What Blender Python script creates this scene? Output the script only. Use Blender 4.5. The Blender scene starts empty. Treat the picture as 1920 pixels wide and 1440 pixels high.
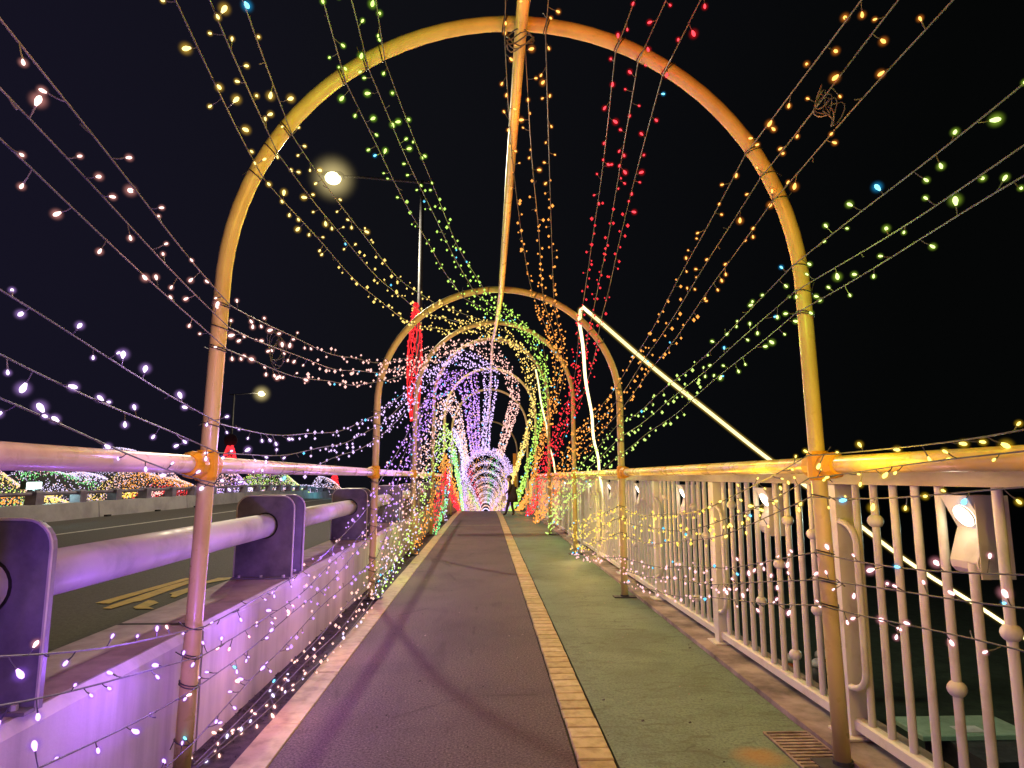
import bpy, math, random
import numpy as np
from mathutils import Vector, Matrix

random.seed(7)
rng = np.random.default_rng(7)
scene = bpy.context.scene
COL = scene.collection

# ------------------------------------------------------------------ camera
cam_data = bpy.data.cameras.new("camera")
cam = bpy.data.objects.new("camera", cam_data)
COL.objects.link(cam)
cam.location = (0.0, 0.0, 1.4)
cam_data.sensor_width = 36.0
cam_data.lens = 1220.0 / 1920.0 * 36.0
cam_data.clip_start = 0.05
cam_data.clip_end = 4000.0
PSI, TH = 0.0397, 0.1425
fwd = Vector((math.sin(PSI) * math.cos(TH), math.cos(PSI) * math.cos(TH), math.sin(TH)))
cam.rotation_euler = fwd.to_track_quat('-Z', 'Y').to_euler()
scene.camera = cam

# ------------------------------------------------------------------ night sky
world = bpy.data.worlds.new("World")
scene.world = world
world.use_nodes = True
wn = world.node_tree.nodes
wl = world.node_tree.links
wn.clear()
w_out = wn.new('ShaderNodeOutputWorld')
w_bg = wn.new('ShaderNodeBackground')
w_tc = wn.new('ShaderNodeTexCoord')
w_sep = wn.new('ShaderNodeSeparateXYZ')
w_ramp = wn.new('ShaderNodeValToRGB')
w_map = wn.new('ShaderNodeMapRange')
wl.new(w_tc.outputs['Generated'], w_sep.inputs[0])
wl.new(w_sep.outputs['X'], w_map.inputs['Value'])
w_map.inputs['From Min'].default_value = -0.75
w_map.inputs['From Max'].default_value = 0.55
w_ramp.color_ramp.elements[0].color = (0.0085, 0.0070, 0.0190, 1)
w_ramp.color_ramp.elements[1].color = (0.0015, 0.0018, 0.0018, 1)
w_e = w_ramp.color_ramp.elements.new(0.45)
w_e.color = (0.0050, 0.0052, 0.0075, 1)
wl.new(w_map.outputs[0], w_ramp.inputs[0])
wl.new(w_ramp.outputs[0], w_bg.inputs['Color'])
w_bg.inputs['Strength'].default_value = 1.0
wl.new(w_bg.outputs[0], w_out.inputs['Surface'])

# ------------------------------------------------------------------ exposure and render settings
scene.view_settings.view_transform = 'Standard'
scene.view_settings.look = 'None'
scene.view_settings.exposure = 0.0
scene.view_settings.gamma = 1.0
scene.view_settings.use_curve_mapping = False
cy = scene.cycles
cy.use_denoising = True
cy.max_bounces = 6
cy.diffuse_bounces = 3
cy.glossy_bounces = 3
cy.transparent_max_bounces = 48
cy.sample_clamp_indirect = 1.5
cy.use_light_tree = True
cy.caustics_reflective = False
cy.caustics_refractive = False


# ------------------------------------------------------------------ materials
class NT:
    def __init__(s, name):
        s.m = bpy.data.materials.new(name)
        s.m.use_nodes = True
        s.n = s.m.node_tree.nodes
        s.l = s.m.node_tree.links
        s.n.clear()
        s.out = s.n.new('ShaderNodeOutputMaterial')
        s.pos = s.n.new('ShaderNodeNewGeometry').outputs['Position']

    def new(s, t, **kw):
        x = s.n.new(t)
        for k, v in kw.items():
            setattr(x, k, v)
        return x

    def mapping(s, scale=(1, 1, 1)):
        x = s.n.new('ShaderNodeMapping')
        x.inputs['Scale'].default_value = scale
        s.l.new(s.pos, x.inputs['Vector'])
        return x.outputs[0]

    def noise(s, scale, detail=4, rough=0.55, stretch=(1, 1, 1), dist=0.0):
        x = s.n.new('ShaderNodeTexNoise')
        x.inputs['Scale'].default_value = scale
        x.inputs['Detail'].default_value = detail
        x.inputs['Roughness'].default_value = rough
        x.inputs['Distortion'].default_value = dist
        s.l.new(s.mapping(stretch), x.inputs['Vector'])
        return x.outputs['Fac']

    def ramp(s, fac, stops):
        x = s.n.new('ShaderNodeValToRGB')
        e = x.color_ramp.elements
        while len(e) < len(stops):
            e.new(0.5)
        for el, (p, c) in zip(e, stops):
            el.position = p
            el.color = (c, c, c, 1) if isinstance(c, (int, float)) else (*c, 1)
        s.l.new(fac, x.inputs[0])
        return x.outputs[0]

    def mix(s, fac, a, b, mode='MIX'):
        x = s.n.new('ShaderNodeMix')
        x.data_type = 'RGBA'
        x.blend_type = mode
        for i, v in ((0, fac), (6, a), (7, b)):
            if isinstance(v, bpy.types.NodeSocket):
                s.l.new(v, x.inputs[i])
            elif i == 0:
                x.inputs[i].default_value = v
            else:
                x.inputs[i].default_value = (*v, 1)
        return x.outputs[2]

    def math(s, op, a, b=0.0):
        x = s.n.new('ShaderNodeMath')
        x.operation = op
        for i, v in ((0, a), (1, b)):
            if isinstance(v, bpy.types.NodeSocket):
                s.l.new(v, x.inputs[i])
            else:
                x.inputs[i].default_value = v
        return x.outputs[0]

    def bsdf(s, color, rough=0.6, metal=0.0, bump=None, bump_strength=0.3, bump_dist=0.01, spec=0.5):
        x = s.n.new('ShaderNodeBsdfPrincipled')
        for k, v in (('Base Color', color), ('Roughness', rough)):
            if isinstance(v, bpy.types.NodeSocket):
                s.l.new(v, x.inputs[k])
            else:
                x.inputs[k].default_value = (*v, 1) if k == 'Base Color' else v
        x.inputs['Metallic'].default_value = metal
        x.inputs['Specular IOR Level'].default_value = spec
        if bump is not None:
            b = s.n.new('ShaderNodeBump')
            b.inputs['Strength'].default_value = bump_strength
            b.inputs['Distance'].default_value = bump_dist
            s.l.new(bump, b.inputs['Height'])
            s.l.new(b.outputs[0], x.inputs['Normal'])
        s.l.new(x.outputs[0], s.out.inputs['Surface'])
        return s.m


def worn(name, base, dark, rough=0.5, metal=0.0, scale=6.0, amount=0.5, bump=0.15, stretch=(1, 1, 1), spec=0.5):
    t = NT(name)
    f = t.noise(scale, 6, 0.62, stretch)
    c = t.ramp(f, [(0.35, dark), (0.35 + amount * 0.5, base), (1.0, base)])
    r = t.ramp(t.noise(scale * 2.3, 3), [(0.3, max(0, rough - 0.12)), (0.7, min(1, rough + 0.12))])
    return t.bsdf(c, r, metal, bump=t.noise(scale * 9, 4), bump_strength=bump, bump_dist=0.004, spec=spec)


def m_asphalt():
    t = NT("red_asphalt")
    big = t.noise(0.9, 5, 0.6, dist=0.6)
    fine = t.noise(75, 4, 0.8)
    c = t.ramp(big, [(0.3, (0.112, 0.082, 0.082)), (0.5, (0.158, 0.118, 0.114)), (0.75, (0.190, 0.146, 0.138))])
    c = t.mix(t.ramp(fine, [(0.36, 0.9), (0.58, 0.0)]), c, (0.030, 0.018, 0.020))
    c = t.mix(t.ramp(fine, [(0.55, 0.0), (0.75, 0.5)]), c, (0.24, 0.17, 0.16))
    grit = t.noise(95, 1, 0.5)
    c = t.mix(t.ramp(grit, [(0.725, 0.0), (0.76, 0.8)]), c, (0.45, 0.38, 0.34))
    v = t.new('ShaderNodeTexVoronoi', feature='DISTANCE_TO_EDGE')
    v.inputs['Scale'].default_value = 0.55
    t.l.new(t.mapping((1.0, 0.7, 1)), v.inputs['Vector'])
    crack = t.math('MULTIPLY', t.ramp(v.outputs[0], [(0.0, 1.0), (0.010, 0.0)]), t.ramp(t.noise(1.7, 3), [(0.5, 0.0), (0.6, 1.0)]))
    c = t.mix(t.math('MULTIPLY', crack, 0.5), c, (0.03, 0.02, 0.02))
    st = t.noise(1.6, 4, 0.6, (1.2, 0.35, 1), 1.2)
    c = t.mix(t.ramp(st, [(0.60, 0.0), (0.74, 0.45)]), c, (0.045, 0.028, 0.032))
    return t.bsdf(c, t.ramp(fine, [(0.3, 0.9), (0.7, 0.7)]), bump=t.noise(90, 4, 0.75), bump_strength=0.6, bump_dist=0.006, spec=0.3)


def m_green():
    t = NT("green_resin")
    big = t.noise(1.3, 6, 0.62, dist=0.8)
    c = t.ramp(big, [(0.28, (0.115, 0.165, 0.105)), (0.5, (0.165, 0.245, 0.165)), (0.72, (0.205, 0.290, 0.205))])
    dirt = t.noise(3.5, 6, 0.7, (1.0, 2.6, 1), 1.5)
    c = t.mix(t.ramp(dirt, [(0.52, 0.0), (0.72, 0.75)]), c, (0.075, 0.070, 0.030))
    v = t.new('ShaderNodeTexVoronoi', feature='DISTANCE_TO_EDGE')
    v.inputs['Scale'].default_value = 1.5
    wob = t.new('ShaderNodeMix')
    wob.data_type = 'VECTOR'
    wob.inputs[0].default_value = 0.22
    nz = t.new('ShaderNodeTexNoise')
    nz.inputs['Scale'].default_value = 4.0
    t.l.new(t.pos, nz.inputs['Vector'])
    t.l.new(t.pos, wob.inputs[4])
    t.l.new(nz.outputs['Color'], wob.inputs[5])
    t.l.new(wob.outputs[1], v.inputs['Vector'])
    crack = t.math('MULTIPLY', t.ramp(v.outputs[0], [(0.0, 1.0), (0.008, 0.0)]), t.ramp(t.noise(2.6, 4), [(0.50, 0.0), (0.62, 1.0)]))
    c = t.mix(t.math('MULTIPLY', crack, 0.55), c, (0.025, 0.025, 0.015))
    gr = t.noise(60, 4, 0.8)
    c = t.mix(t.ramp(gr, [(0.38, 0.55), (0.55, 0.0)]), c, (0.045, 0.055, 0.035))
    c = t.mix(t.ramp(t.noise(14, 5, 0.75), [(0.55, 0.0), (0.72, 0.45)]), c, (0.07, 0.075, 0.045))
    # rust stain beside the drain grate
    d = t.new('ShaderNodeVectorMath', operation='DISTANCE')
    t.l.new(t.pos, d.inputs[0])
    d.inputs[1].default_value = (1.40, 3.47, 0.0)
    wobble = t.math('ADD', d.outputs['Value'], t.math('MULTIPLY', t.math('SUBTRACT', t.noise(7, 3), 0.5), 0.16))
    c = t.mix(t.ramp(wobble, [(0.03, 0.62), (0.17, 0.0)]), c, (0.42, 0.20, 0.03))
    return t.bsdf(c, 0.72, bump=t.noise(70, 4, 0.6), bump_strength=0.35, bump_dist=0.005, spec=0.35)


def m_wall():
    t = NT("barrier_concrete")
    streak = t.noise(3.2, 6, 0.65, (1, 1.0, 0.10))
    c = t.ramp(streak, [(0.3, (0.38, 0.35, 0.35)), (0.52, (0.57, 0.53, 0.53)), (0.75, (0.66, 0.62, 0.62))])
    c = t.mix(t.ramp(t.noise(1.2, 5, 0.6), [(0.55, 0.0), (0.8, 0.4)]), c, (0.26, 0.23, 0.22))
    return t.bsdf(c, 0.75, bump=t.noise(45, 5), bump_strength=0.2, bump_dist=0.006, spec=0.3)


M = {}
M['asphalt'] = m_asphalt()
M['green'] = m_green()
M['wall'] = m_wall()
M['wall_cap'] = worn("barrier_cap", (0.40, 0.31, 0.30), (0.25, 0.19, 0.19), 0.8, scale=4, spec=0.2)
M['edging'] = worn("painted_edging", (0.47, 0.40, 0.19), (0.31, 0.26, 0.12), 0.65, scale=9, amount=0.4)
M['brick'] = worn("tan_brick", (0.58, 0.47, 0.21), (0.40, 0.30, 0.12), 0.7, scale=11, amount=0.45, bump=0.3)
M['brick_b'] = worn("pale_tan_brick", (0.64, 0.53, 0.27), (0.46, 0.35, 0.15), 0.7, scale=13, amount=0.5, bump=0.3)
M['brick_c'] = worn("brown_tan_brick", (0.50, 0.40, 0.17), (0.35, 0.27, 0.10), 0.7, scale=12, amount=0.45, bump=0.3)
M['mortar'] = worn("dark_joint", (0.035, 0.026, 0.018), (0.02, 0.015, 0.01), 0.9, scale=20)
M['gutter'] = worn("gutter_dirt", (0.060, 0.048, 0.048), (0.020, 0.016, 0.018), 0.9, scale=18, amount=0.5, bump=0.8)
M['kerb'] = worn("kerb_concrete", (0.46, 0.37, 0.33), (0.13, 0.10, 0.085), 0.8, scale=2.6, amount=0.55, bump=0.4)
M['road'] = worn("road_asphalt", (0.072, 0.062, 0.058), (0.050, 0.043, 0.041), 0.8, scale=30, bump=0.5)
M['road_band'] = worn("road_edge_band", (0.42, 0.36, 0.28), (0.30, 0.25, 0.20), 0.8, scale=7)
M['road_yellow'] = worn("yellow_road_paint", (0.62, 0.42, 0.07), (0.42, 0.28, 0.05), 0.7, scale=14)
M['road_white'] = worn("white_road_paint", (0.55, 0.52, 0.48), (0.3, 0.28, 0.26), 0.7, scale=14)
M['pipe'] = worn("ochre_steel_pipe", (0.66, 0.53, 0.19), (0.56, 0.43, 0.14), 0.34, scale=5, amount=0.35, bump=0.08, stretch=(1, 1, 0.5))
M['pale_pipe'] = worn("pale_steel_pipe", (0.70, 0.58, 0.40), (0.56, 0.44, 0.28), 0.32, scale=5, amount=0.35, bump=0.08)
M['yellow_lit_pipe'] = worn("yellow_lit_steel_pipe", (0.74, 0.52, 0.12), (0.58, 0.52, 0.38), 0.30, scale=3.2, amount=0.3, bump=0.08, stretch=(1, .5, 1))  # yellow glow of the strings is put into the pipe colour
M['clamp'] = worn("orange_clamp", (0.86, 0.42, 0.01), (0.74, 0.33, 0.01), 0.5, scale=10, amount=0.3)
M['cream'] = worn("cream_paint", (0.82, 0.80, 0.68), (0.72, 0.68, 0.55), 0.42, scale=7, amount=0.25, bump=0.06)
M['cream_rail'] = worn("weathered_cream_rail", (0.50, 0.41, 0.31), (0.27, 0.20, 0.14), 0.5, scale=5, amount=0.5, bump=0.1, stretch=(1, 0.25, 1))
M['white_housing'] = worn("white_lamp_housing", (0.72, 0.67, 0.58), (0.60, 0.54, 0.45), 0.45, scale=6, amount=0.2, bump=0.04)
M['plate'] = worn("grey_guard_post_paint", (0.22, 0.195, 0.26), (0.12, 0.10, 0.145), 0.5, scale=4.5, amount=0.5)
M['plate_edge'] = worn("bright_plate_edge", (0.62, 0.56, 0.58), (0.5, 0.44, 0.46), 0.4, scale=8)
M['guard_pipe'] = worn("galvanised_pipe", (0.56, 0.53, 0.55), (0.42, 0.40, 0.42), 0.5, scale=4, amount=0.4)
M['dark_wire'] = worn("dark_tie_wire", (0.05, 0.045, 0.045), (0.03, 0.03, 0.03), 0.5, scale=30)
M['wire'] = worn("light_string_wire", (0.10, 0.10, 0.105), (0.06, 0.06, 0.065), 0.5, scale=30)
M['lamp_post'] = worn("galvanised_lamp_post", (0.11, 0.11, 0.125), (0.075, 0.075, 0.085), 0.5, scale=5)
M['dark_metal'] = worn("dark_metal", (0.05, 0.05, 0.055), (0.03, 0.03, 0.03), 0.5, scale=8)
M['far_wall'] = worn("far_parapet_concrete", (0.36, 0.35, 0.36), (0.25, 0.24, 0.25), 0.8, scale=2, amount=0.5)
M['drain'] = worn("drain_steel", (0.40, 0.32, 0.26), (0.16, 0.11, 0.08), 0.55, metal=0.3, scale=9)
M['black'] = worn("black_hollow", (0.012, 0.011, 0.010), (0.008, 0.008, 0.008), 0.9)
M['bank'] = worn("riverbank_turf", (0.045, 0.085, 0.050), (0.025, 0.050, 0.030), 0.95, scale=3, bump=0.6)
M['hill_net'] = worn("dark_net_cloth", (0.020, 0.022, 0.024), (0.012, 0.012, 0.014), 0.95)
M['roof_green'] = worn("pale_green_roof", (0.30, 0.42, 0.30), (0.22, 0.32, 0.22), 0.6, scale=6)
M['orange_plastic'] = worn("orange_plastic", (0.70, 0.17, 0.03), (0.5, 0.12, 0.02), 0.5)
M['white_plastic'] = worn("white_plastic", (0.7, 0.7, 0.68), (0.5, 0.5, 0.48), 0.5)
M['coat'] = worn("dark_coat", (0.030, 0.022, 0.022), (0.018, 0.014, 0.014), 0.9)
M['skin'] = worn("skin", (0.50, 0.33, 0.24), (0.44, 0.28, 0.2), 0.55)
M['hair'] = worn("dark_hair", (0.03, 0.022, 0.018), (0.02, 0.015, 0.012), 0.6)
M['pale_cloth'] = worn("pale_cloth", (0.5, 0.45, 0.46), (0.4, 0.36, 0.36), 0.8)


def emissive(name, col, strength):
    t = NT(name)
    e = t.new('ShaderNodeEmission')
    e.inputs['Color'].default_value = (*col, 1)
    e.inputs['Strength'].default_value = strength
    t.l.new(e.outputs[0], t.out.inputs['Surface'])
    t.m.cycles.emission_sampling = 'NONE'
    return t.m


def halo_shell(name, col, strength, dens):
    """added see-through glow shell imitating lens bloom round a light, densest through its middle"""
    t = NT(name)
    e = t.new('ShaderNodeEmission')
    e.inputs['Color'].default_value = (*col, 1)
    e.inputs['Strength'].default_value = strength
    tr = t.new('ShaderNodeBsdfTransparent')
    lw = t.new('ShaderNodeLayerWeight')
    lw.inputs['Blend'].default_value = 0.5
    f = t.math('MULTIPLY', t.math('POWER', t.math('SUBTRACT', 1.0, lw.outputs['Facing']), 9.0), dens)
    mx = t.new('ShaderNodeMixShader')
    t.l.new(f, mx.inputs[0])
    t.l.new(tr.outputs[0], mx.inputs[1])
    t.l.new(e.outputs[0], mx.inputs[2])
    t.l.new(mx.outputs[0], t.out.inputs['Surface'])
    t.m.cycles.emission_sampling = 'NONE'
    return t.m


# colour families: (hue of the light, tint of the bulb core)
HUE = {
    'pink': ((1.0, 0.38, 0.34), (1.0, 0.66, 0.58)),
    'violet': ((0.62, 0.34, 1.0), (0.86, 0.68, 1.0)),
    'yellow': ((1.0, 0.58, 0.06), (1.0, 0.78, 0.26)),
    'green': ((0.38, 0.76, 0.03), (0.60, 0.90, 0.20)),
    'orange': ((1.0, 0.27, 0.02), (1.0, 0.44, 0.10)),
    'red': ((1.0, 0.006, 0.012), (1.0, 0.055, 0.075)),
    'gold': ((1.0, 0.60, 0.02), (1.0, 0.78, 0.18)),
    'rose': ((1.0, 0.36, 0.42), (1.0, 0.66, 0.66)),
    'purple': ((0.36, 0.12, 1.0), (0.78, 0.44, 1.0)),
    'blush': ((1.0, 0.42, 0.36), (1.0, 0.66, 0.56)),
    'lime': ((0.44, 0.72, 0.05), (0.68, 0.90, 0.28)),
    'mint': ((0.12, 0.70, 0.16), (0.36, 0.90, 0.36)),
    'white': ((0.66, 0.54, 1.0), (0.86, 0.74, 1.0)),
    'cyan': ((0.02, 0.42, 0.9), (0.20, 0.75, 1.0)),
}
CORE, HALO, DOT = {}, {}, {}
for k, (hue, tint) in HUE.items():
    CORE[k] = emissive(k + "_bulb_core", tint, 3.4)
    HALO[k] = halo_shell(k + "_bulb_halo", hue, 0.9, 0.34)  # added bloom halo; the bulbs have no globe
    DOT[k] = emissive(k + "_far_bulb", tuple(0.42 * a + 0.58 * b for a, b in zip(hue, tint)), 1.6)
M['rope'] = emissive("rope_light_glow", (1.0, 0.86, 0.44), 2.6)
M['rope_halo'] = halo_shell("rope_light_halo", (1.0, 0.66, 0.10), .8, .5)  # added glow halo round the rope, not a real sheath
M['lamp_halo'] = halo_shell("street_lamp_halo", (1.0, 0.80, 0.34), 1.0, .42)  # added glare halo; the street lamps have no such bowl
M['lens'] = emissive("rail_lamp_lens", (1.0, 0.93, 0.74), 9.0)
M['street_glow'] = emissive("street_lamp_glow", (1.0, 0.86, 0.42), 7.0)
M['flood_glow'] = emissive("floodlight_glow", (0.75, 1.0, 0.95), 6.0)
M['red_strand'] = emissive("red_strand_glow", (1.0, 0.03, 0.03), 1.3)


# ------------------------------------------------------------------ mesh helpers
class MB:
    def __init__(s):
        s.v, s.f, s.mi, s.mats = [], [], [], []

    def mat(s, m):
        if m not in s.mats:
            s.mats.append(m)
        return s.mats.index(m)

    def add(s, vs, fs, m):
        o = len(s.v)
        s.v.extend([tuple(v) for v in vs])
        i = s.mat(m)
        for f in fs:
            s.f.append([o + a for a in f])
            s.mi.append(i)

    def box(s, x0, x1, y0, y1, z0, z1, m):
        v = [(x, y, z) for z in (z0, z1) for y in (y0, y1) for x in (x0, x1)]
        s.add(v, [(0, 2, 3, 1), (4, 5, 7, 6), (0, 1, 5, 4), (1, 3, 7, 5), (3, 2, 6, 7), (2, 0, 4, 6)], m)

    def bevel_box(s, x0, x1, y0, y1, z0, z1, b, m):
        """box with a chamfered top"""
        v = [(x0, y0, z0), (x1, y0, z0), (x1, y1, z0), (x0, y1, z0),
             (x0, y0, z1 - b), (x1, y0, z1 - b), (x1, y1, z1 - b), (x0, y1, z1 - b),
             (x0 + b, y0 + b, z1), (x1 - b, y0 + b, z1), (x1 - b, y1 - b, z1), (x0 + b, y1 - b, z1)]
        f = [(0, 3, 2, 1), (8, 9, 10, 11)]
        for a, c in ((0, 4), (4, 8)):
            for i in range(4):
                j = (i + 1) % 4
                f.append((a + i, a + j, c + j, c + i))
        s.add(v, f, m)

    def tube(s, pts, r, m, n=8, closed=False, caps=True):
        P = [Vector(p) for p in pts]
        N = len(P)
        rr = r if isinstance(r, (list, tuple)) else [r] * N
        up = None
        vs, fs = [], []
        for i in range(N):
            a = P[(i - 1) % N] if (closed or i > 0) else P[i]
            b = P[(i + 1) % N] if (closed or i < N - 1) else P[i]
            d = (b - a)
            d = d.normalized() if d.length > 1e-9 else Vector((0, 0, 1))
            if up is None:
                up = Vector((0, 0, 1)) if abs(d.z) < 0.9 else Vector((0, 1, 0))
            x = up - d * up.dot(d)
            x = x.normalized() if x.length > 1e-6 else d.orthogonal().normalized()
            up = x
            y = d.cross(x)
            for k in range(n):
                t = 2 * math.pi * k / n
                vs.append(P[i] + (x * math.cos(t) + y * math.sin(t)) * rr[i])
        for i in range(N if closed else N - 1):
            j = (i + 1) % N
            for k in range(n):
                l = (k + 1) % n
                fs.append((i * n + k, i * n + l, j * n + l, j * n + k))
        if caps and not closed:
            fs.append(tuple(range(n - 1, -1, -1)))
            fs.append(tuple(range((N - 1) * n, N * n)))
        s.add(vs, fs, m)

    def prism(s, poly, axis, a, b, m):
        """polygon (two coordinates) extruded along an axis from a to b"""
        def p3(u, v, w):
            return {'x': (w, u, v), 'y': (u, w, v), 'z': (u, v, w)}[axis]
        n = len(poly)
        vs = [p3(u, v, a) for u, v in poly] + [p3(u, v, b) for u, v in poly]
        fs = [tuple(range(n - 1, -1, -1)), tuple(range(n, 2 * n))]
        fs += [(i, (i + 1) % n, n + (i + 1) % n, n + i) for i in range(n)]
        s.add(vs, fs, m)

    def ball(s, c, r, m, nu=10, nv=6, sz=1.0):
        vs, fs = [], []
        for j in range(1, nv):
            ph = math.pi * j / nv
            for i in range(nu):
                t = 2 * math.pi * i / nu
                vs.append((c[0] + r * math.sin(ph) * math.cos(t), c[1] + r * math.sin(ph) * math.sin(t), c[2] + sz * r * math.cos(ph)))
        top, bot = len(vs), len(vs) + 1
        vs += [(c[0], c[1], c[2] + sz * r), (c[0], c[1], c[2] - sz * r)]
        for j in range(nv - 2):
            for i in range(nu):
                k = (i + 1) % nu
                fs.append((j * nu + i, (j + 1) * nu + i, (j + 1) * nu + k, j * nu + k))
        for i in range(nu):
            k = (i + 1) % nu
            fs.append((top, i, k))
            fs.append((bot, (nv - 2) * nu + k, (nv - 2) * nu + i))
        s.add(vs, fs, m)

    def octs(s, pts, r, m):
        """many small octahedral bulbs"""
        base = np.array([(1, 0, 0), (-1, 0, 0), (0, 1, 0), (0, -1, 0), (0, 0, 1.2), (0, 0, -1.2)])
        F = [(0, 2, 4), (2, 1, 4), (1, 3, 4), (3, 0, 4), (2, 0, 5), (1, 2, 5), (3, 1, 5), (0, 3, 5)]
        pts = np.asarray(pts, float).reshape(-1, 3)
        rr = np.broadcast_to(r, (len(pts),))
        for p, q in zip(pts, rr):
            s.add(p + base * q, F, m)

    def build(s, name, parent=None, smooth=False, kind=None):
        me = bpy.data.meshes.new(name)
        me.from_pydata([tuple(map(float, v)) for v in s.v], [], s.f)
        for m in s.mats:
            me.materials.append(m)
        me.polygons.foreach_set('material_index', s.mi)
        if smooth:
            me.polygons.foreach_set('use_smooth', [True] * len(me.polygons))
        me.update()
        return link(name, me, parent, kind)


def link(name, data, parent=None, kind=None):
    o = bpy.data.objects.new(name, data)
    COL.objects.link(o)
    if parent is not None:
        o.parent = parent
    if kind:
        o['kind'] = kind
    return o


def tag(o, label, cat, group=None):
    o['label'] = label
    o['category'] = cat
    if group:
        o['group'] = group
    return o


def thing(name, label, cat, loc=(0, 0, 0), group=None):
    o = bpy.data.objects.new(name, None)
    COL.objects.link(o)
    o.location = loc
    o.empty_display_size = 0.1
    return tag(o, label, cat, group)


def lamp(name, loc, col, watts, radius=0.03, kind='POINT', aim=None, angle=90):
    d = bpy.data.lights.new(name, kind)
    d.color = col
    d.energy = watts
    d.shadow_soft_size = radius
    if kind == 'SPOT':
        d.spot_size = math.radians(angle)
        d.spot_blend = 0.6
    o = bpy.data.objects.new(name, d)
    COL.objects.link(o)
    o.location = loc
    if aim is not None:
        o.rotation_euler = (Vector(aim) - Vector(loc)).to_track_quat('-Z', 'Y').to_euler()
    return o


def gz(y):
    """height of the bridge deck: level, then falling away past the crest"""
    if y < 22:
        return 0.0
    if y < 36:
        return -0.00214 * (y - 22) ** 2
    return -0.4194 - 0.06 * (y - 36)


DECK = [-6, -2, 2, 6, 10, 14, 18, 22] + [22 + 1.4 * i for i in range(1, 11)] + [42, 50, 60, 80, 110, 150, 200, 260, 340, 420]


def strip(mb, x0, x1, zo, m, y0=-6, y1=420, z_side=None):
    ys = [y0] + [y for y in DECK if y0 + 1e-3 < y < y1 - 1e-3] + [y1]
    vs = []
    for y in ys:
        vs += [(x0, y, gz(y) + zo), (x1, y, gz(y) + zo)]
    fs = [(2 * i, 2 * i + 1, 2 * i + 3, 2 * i + 2) for i in range(len(ys) - 1)]
    mb.add(vs, fs, m)
    if z_side is not None:
        for x, flip in ((x0, False), (x1, True)):
            vs = []
            for y in ys:
                vs += [(x, y, gz(y) + z_side), (x, y, gz(y) + zo)]
            mb.add(vs, [((2 * i, 2 * i + 1, 2 * i + 3, 2 * i + 2) if flip else (2 * i + 1, 2 * i, 2 * i + 2, 2 * i + 3)) for i in range(len(ys) - 1)], m)


# ================================================================== setting
def structure(name, mb):
    o = mb.build(name)
    o['kind'] = 'structure'
    return o


mb = MB(); strip(mb, -1.055, 0.452, 0.0, M['asphalt'])
path = structure('footpath', mb)
mb = MB(); strip(mb, 0.66, 1.786, 0.0, M['green'])
cycle = structure('cycle_path', mb)
mb = MB(); strip(mb, -1.52, -1.238, -0.012, M['gutter'])
gutter = structure('gutter', mb)
mb = MB(); strip(mb, -1.238, -1.055, -0.02, M['mortar']); strip(mb, 0.452, 0.66, -0.012, M['mortar'])
structure('joint_bed', mb)
mb = MB(); strip(mb, 1.79, 2.24, 0.03, M['kerb'], z_side=-0.9)
structure('kerb', mb)
mb = MB()
for x0, x1 in ((-1.05, 0.45), (0.66, 1.78)):
    mb.add([(x0, 19.6, .004), (x1, 19.6, .004), (x1, 19.68, .004), (x0, 19.68, .004)], [(0, 1, 2, 3)], M['edging'])
j = mb.build('expansion_joint', path)

# painted edging blocks along the left side
y = 0.0
i = 0
while y < 30:
    L = 1.0
    mb = MB()
    z = gz(y)
    mb.bevel_box(-1.236, -1.058, y + 0.004, y + L - 0.004, z - 0.015 + (gz(y + L) - z) * 0.5, z + 0.006 + 0.002 * (i % 2), 0.004, M['edging'])
    mb.build('edging_block', path)
    y += L
    i += 1
mb = MB(); strip(mb, -1.236, -1.058, 0.006, M['edging'], 30, 420)
mb.build('edging_run', path, kind='stuff')
# tan brick course between asphalt and green lane
y = 2.3
i = 0
rest = MB()
while y < 30:
    m = (M['brick'], M['brick_b'], M['brick'], M['brick_c'])[(i * 7 + i // 3) % 4]
    jx = random.uniform(-.003, .003)
    target = MB() if y < 12.5 else rest
    target.bevel_box(0.466 + jx, 0.648 + jx, y + 0.006, y + 0.139, gz(y) - 0.012, gz(y) + 0.006 + random.uniform(-.002, .003), 0.006, m)
    if y < 12.5:
        target.build('brick', path)
    y += 0.145
    i += 1
strip(rest, 0.466, 0.648, 0.004, M['brick'], 30, 420)
rest.build('brick_course', path, kind='stuff')
# leaves and grit in the gutter
mb = MB()
for _ in range(900):
    yy = 1.5 + 14 * rng.random() ** 1.4
    xx = -1.5 + 0.26 * rng.random() ** 1.6
    r = 0.004 + 0.012 * rng.random()
    a = rng.random() * 6.28
    c, sn = math.cos(a) * r, math.sin(a) * r
    mb.add([(xx - c, yy - sn, -.008), (xx + sn, yy - c, -.004), (xx + c, yy + sn, -.002 + r * .4), (xx - sn, yy + c, -.008)], [(0, 1, 2, 3)], M['gutter'])
lit = mb.build('litter')
lit['kind'] = 'stuff'

# dry leaves and pebbles scattered over the path
mb = MB()
for _ in range(420):
    yy = 3.0 + 17 * rng.random() ** 1.6
    xx = rng.uniform(-1.0, 1.76)
    if .44 < xx < .67:
        continue
    r = 0.004 + 0.010 * rng.random() ** 3
    a = rng.random() * 6.28
    c, sn = math.cos(a) * r, math.sin(a) * r
    mt = M['kerb'] if rng.random() < .35 else M['gutter']
    mb.add([(xx - c, yy - sn, .001), (xx + sn, yy - c, .003), (xx + c, yy + sn, .003 + r * .35), (xx - sn, yy + c, .001)], [(0, 1, 2, 3)], mt)
lit2 = mb.build('litter')
lit2['kind'] = 'stuff'

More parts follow.
